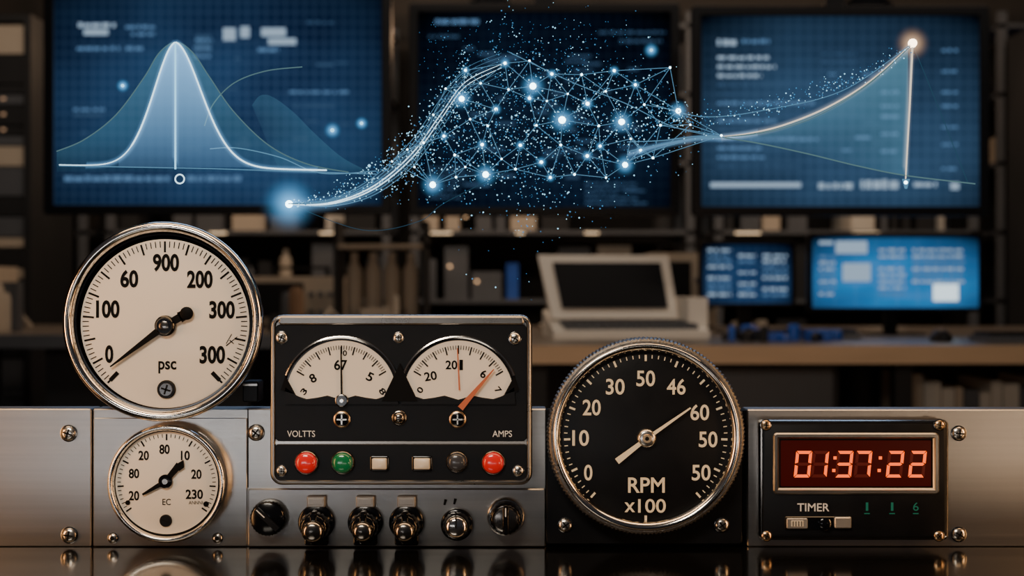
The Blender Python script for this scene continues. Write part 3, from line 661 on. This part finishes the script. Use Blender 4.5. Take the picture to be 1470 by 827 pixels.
def mouse(x,y,z,mat):
    g=MGrp('computer_mouse',(x,y,z+0.001)); m=g.part('shell')
    rings=[]
    for i in range(6):
        t=i/5*math.pi/2; rings.append([(0.032*math.cos(t)*math.cos(a*math.pi/8)+0,0.055*math.cos(t)*math.sin(a*math.pi/8),0.036*math.sin(t)) for a in range(16)])
    m.loft(rings,mat,True,True); m.done()
mouse(1.95,2.9,BZ,bezel); mouse(1.3,2.9,BZ,bezel)
def toolcase(name,x,y,z,w,dp,h,mat):
    g=MGrp(name,(x,y,z+0.001)); m=g.part('case'); m.mbox(-w/2,w/2,-dp/2,dp/2,0.012,h,mat); 
    for sx in (-1,1): m.mbox(sx*w*0.4-0.015,sx*w*0.4+0.015,-dp/2,dp/2,0,0.012,bezel)
    m.mbox(-w*0.45,w*0.1,-dp/2-0.006,-dp/2,h*0.2,h*0.88,bezel)
    m.mbox(-w*0.3,w*0.3,-0.015,0.015,h+0.03,h+0.042,bezel)
    for sx in (-1,1): m.mbox(sx*w*0.3-0.008,sx*w*0.3+0.008,-0.015,0.015,h,h+0.042,bezel)
    for i in range(3):
        for j in range(2): m.mbox(w*(0.16+i*0.1),w*(0.16+i*0.1)+0.02,-dp/2-0.02,-dp/2,h*(0.25+j*0.35),h*(0.25+j*0.35)+0.02,greyp)
    m.done(False)
toolcase('oscilloscope',-2.25,4.1,LZ,0.42,0.35,0.24,beige); toolcase('oscilloscope',-0.85,4.15,LZ,0.36,0.3,0.2,beige); toolcase('bench_power_supply',-3.0,4.1,LZ,0.3,0.35,0.2,greyp)
toolcase('bench_power_supply',0.68,4.2,BZ,0.26,0.3,0.30,beige); toolcase('signal_generator',-1.35,4.2,LZ,0.36,0.3,0.3,greyp); toolcase('signal_generator',2.75,4.2,BZ,0.4,0.3,0.3,greyp)
# canister rack
g=MGrp('canister_rack',(-0.48,3.75,LZ+0.001)); m=g.part('rack')
m.mbox(-0.17,0.17,-0.09,0.09,0,0.02,darkc); m.mbox(-0.17,0.17,-0.09,0.09,0.30,0.315,beige)
for sx in (-0.17,0.155): m.mbox(sx,sx+0.015,-0.09,0.09,0.02,0.40,darkc)
m.done(False); m=g.part('canisters')
for k,x in enumerate((-0.105,-0.035,0.035,0.105)):
    rings=[[(x+r*math.cos(a*math.pi/8),r*math.sin(a*math.pi/8),z) for a in range(16)] for r,z in ((0.028,0.02),(0.03,0.03),(0.03,0.22),(0.015,0.25),(0.015,0.285))]
    m.loft(rings,beige,True,True)
m.done()
def clutter(name,x0,x1,y0,y1,z,n,mats,hmax=0.06):
    g=MGrp(name,((x0+x1)/2,(y0+y1)/2,z+0.001)); m=g.part('items')
    for _ in range(n):
        w=random.uniform(0.012,0.05); d=random.uniform(0.02,0.05); h=random.uniform(0.01,hmax)
        a=random.uniform(x0+w,x1-w)-(x0+x1)/2; b=random.uniform(y0+d,y1-d)-(y0+y1)/2; mt=random.choice(mats)
        k=random.random()
        if k<0.4: m.mbox(a-w,a+w,b-d,b+d,0,h,mt)
        elif k<0.7:
            rr_=w*0.6; m.loft([[(a+q*math.cos(t*math.pi/7),b+q*math.sin(t*math.pi/7),z_) for t in range(14)] for q,z_ in ((rr_,0),(rr_,h),(rr_*0.6,h*1.15))],mt,True,True)
        else: m.tube([(a-w,b-d,0.012),(a-w*0.2,b,h*0.5+0.01),(a+w,b+d,0.012)],0.010,mt,8)
    m.done()
clutter('bench_parts_clutter',0.1,0.5,3.55,4.0,BZ,22,[greyp,beige,beige],0.16); clutter('blue_parts_tray',0.62,1.05,2.8,3.02,BZ,16,[bluep,bluep,darkc],0.045); clutter('bench_parts_clutter',2.02,2.5,2.8,3.2,BZ,22,[bluep,bluep,darkc,greyp],0.07)
clutter('bench_parts_clutter',2.55,3.4,2.9,3.95,BZ,44,[greyp,white,bluep,beige],0.13); clutter('bench_parts_clutter',-3.4,-1.7,3.4,3.85,LZ,60,[greyp,beige,beige,brown],0.18); clutter('bench_parts_clutter',-1.05,-0.3,3.35,3.6,LZ,26,[greyp,beige,brown,darkc],0.14)
# shelving at back wall
speckm=emis('bokeh_speck_amber',(1.0,0.60,0.32),2.0); glintm=emis('shelf_glint_warm',(1.0,0.70,0.42),1.4)
def shelf(x0,x1,h,seed):
    random.seed(seed)
    g=MGrp('storage_shelf',((x0+x1)/2,5.5,0)); w=(x1-x0)/2; m=g.part('frame')
    for x in (-w,w-0.04):
        for y in (-0.22,0.2): m.mbox(x,x+0.04,y,y+0.04,0,h,greyp)
    zs=[0.12,0.5,0.88,1.22,1.56,1.9,2.24]
    for z in zs:
        if z<h: m.mbox(-w,w,-0.22,0.24,z-0.02,z,greyp)
    m.done(False); m=g.part('stored_items')
    for z in zs:
        if z>=h-0.1: continue
        x=-w+0.06
        while x<w-0.12:
            ww=random.uniform(0.03,0.18); hh=random.uniform(0.08,0.29); yy=-0.2+random.uniform(0,0.1); mt=random.choice([beige,greyp,white,brown,darkc,darkc,greyp,darkc,bluep])
            if random.random()<0.85:
                if random.random()<0.3 and ww<0.12:
                    q=ww/2; m.loft([[(x+q+k*math.cos(t*math.pi/7),yy+q+k*math.sin(t*math.pi/7),z_) for t in range(14)] for k,z_ in ((q,z),(q,z+hh*.8),(q*.4,z+hh*.9),(q*.4,z+hh))],mt,True,True)
                else: m.mbox(x,min(x+ww,w-0.05),yy,0.2,z,z+hh,mt)
            if random.random()<0.14: m.mbox(x+0.02,x+0.032,yy-0.01,yy,z+hh*0.6,z+hh*0.6+0.012,speckm)  # tiny glowing speck added for warm background bokeh
            x+=ww+random.uniform(0.005,0.05)
    m.done(False)
    m=g.part('shelf_glints')  # emissive bars imitate warm glints along the shelf edges
    for z in (1.56,):
        x=-w+0.1
        while x<w-0.25:
            l=random.uniform(0.04,0.12); m.mbox(x,x+l,-0.235,-0.222,z-0.018,z-0.006,glintm); x+=l+random.uniform(0.05,0.4)
    for z in (1.22,):
        x=-w+0.1
        while x<w-0.25:
            l=random.uniform(0.03,0.14); m.mbox(x,x+l,-0.235,-0.222,z-0.018,z-0.010,glintm); x+=l+random.uniform(0.1,0.5)
    m.done(False)
shelf(-3.6,-2.1,2.3,1); shelf(-2.0,-0.6,2.3,2); shelf(-0.5,0.9,2.3,3); shelf(1.0,2.3,2.3,4); shelf(2.4,3.7,2.3,5)
rled=emis('rack_led_dim',(1.0,0.60,0.35),0.5)
def rack(x,y,seed):
    random.seed(seed); g=MGrp('equipment_rack',(x,y,0)); m=g.part('cabinet')
    for sx in (-0.25,0.22): m.mbox(sx,sx+0.03,-0.28,0.28,0,2.1,darkc)
    m.mbox(-0.25,0.25,-0.28,0.28,2.1,2.13,darkc); m.mbox(-0.25,0.25,0.25,0.28,0,2.1,darkc); m.done(False)
    m=g.part('rack_units'); z=0.06
    while z<2.0:
        h=random.choice((0.045,0.09,0.13)); m.mbox(-0.22,0.22,-0.27,0.2,z,z+h-0.006,random.choice([greyp,beige,darkc,darkc]))
        if random.random()<0.25: m.mbox(0.12,0.135,-0.275,-0.27,z+h/2-0.005,z+h/2+0.005,rled)
        z+=h
    m.done(False)
rack(-2.35,4.85,11); rack(2.62,4.85,12)
bulbm=emis('warm_bulb',(1,0.58,0.28),4)
def pendant(x,y,z):  # added pendant with point light, brightens the back of the room
    g=MGrp('added_pendant_lamp',(x,y,z)); m=g.part('shade')
    m.loft([[(r*math.cos(a*math.pi/12),r*math.sin(a*math.pi/12),zz) for a in range(24)] for r,zz in ((0.14,0),(0.11,0.06),(0.05,0.11),(0.02,0.14))],bezel,False,True); m.mbox(-0.004,0.004,-0.004,0.004,0.14,2.9-z,bezel); m.done()
    m=g.part('bulb'); m.loft([[(r*math.cos(a*math.pi/8),r*math.sin(a*math.pi/8),zz) for a in range(16)] for r,zz in ((0.01,0.0),(0.035,0.02),(0.04,0.05),(0.02,0.08))],bulbm,True,True); m.done()
    l=bpy.data.lights.new('added_pendant_light','POINT'); l.energy=11; l.color=(1,0.64,0.38); l.shadow_soft_size=0.05
    o=bpy.data.objects.new('added_pendant_light',l); o.location=(0,0,-0.06); COL.objects.link(o); o.parent=g.e
for x in (-1.6,-0.1,1.6): pendant(x,4.75,2.15)

# ---------------------------------------------------------------- lights
def area(name,loc,tgt,sx,sy,e,col):
    l=bpy.data.lights.new(name,'AREA'); l.shape='RECTANGLE'; l.size=sx; l.size_y=sy; l.energy=e; l.color=col
    o=bpy.data.objects.new(name,l); o.location=loc; d=Vector(tgt)-Vector(loc); o.rotation_euler=d.to_track_quat('-Z','Y').to_euler(); COL.objects.link(o)
area('key_softbox',(-0.40,-1.10,1.72),(-0.12,0,0.90),0.6,0.25,11,(1.0,0.88,0.73))
area('warm_lamp_left',(-0.95,-0.45,0.92),(-0.1,0,0.85),0.2,0.4,3.5,(1.0,0.48,0.18))
area('warm_lamp_right',(1.1,-0.5,1.05),(0.25,0,0.85),0.2,0.5,5,(1.0,0.53,0.22))
area('front_fill_left',(-0.66,-1.9,0.63),(-0.25,0,0.82),0.6,0.2,1.7,(0.97,0.97,1.0))
area('front_fill_right',(1.35,-1.9,0.58),(0.40,0,0.80),0.5,0.2,2.0,(1.0,0.72,0.48))
area('front_fill_centre',(0.0,-1.9,0.52),(0,0,0.80),0.7,0.15,0.7,(1.0,0.92,0.84))
area('top_warm',(0.0,-0.15,1.55),(0,0,0.85),1.5,0.2,5,(1.0,0.62,0.32))
area('top_cool_back',(0,0.9,1.75),(0,0,0.85),1.4,0.2,4,(0.40,0.62,1.0))
area('ceiling_wash',(0,3.6,2.8),(0,4.8,0.8),4.5,0.6,34,(1.0,0.76,0.55))
area('bench_fill',(0.5,1.9,2.6),(0.5,3.3,0.8),4.0,0.3,16,(1.0,0.84,0.68))  # added fill ahead of the bench, brightens its front edge
w=bpy.data.worlds.new('World'); scene.world=w; w.use_nodes=True
bg=w.node_tree.nodes['Background']; bg.inputs[0].default_value=(0.5,0.58,0.75,1); bg.inputs[1].default_value=0.035

# ---------------------------------------------------------------- camera
c=bpy.data.cameras.new('camera'); c.sensor_width=36; c.lens=36*D/(1470*S); c.clip_start=0.02
c.dof.use_dof=True; c.dof.focus_distance=D-0.012; c.dof.aperture_fstop=7.0
o=bpy.data.objects.new('camera',c); o.location=(0,-D,CAMZ); o.rotation_euler=(math.pi/2,0,0); COL.objects.link(o); scene.camera=o
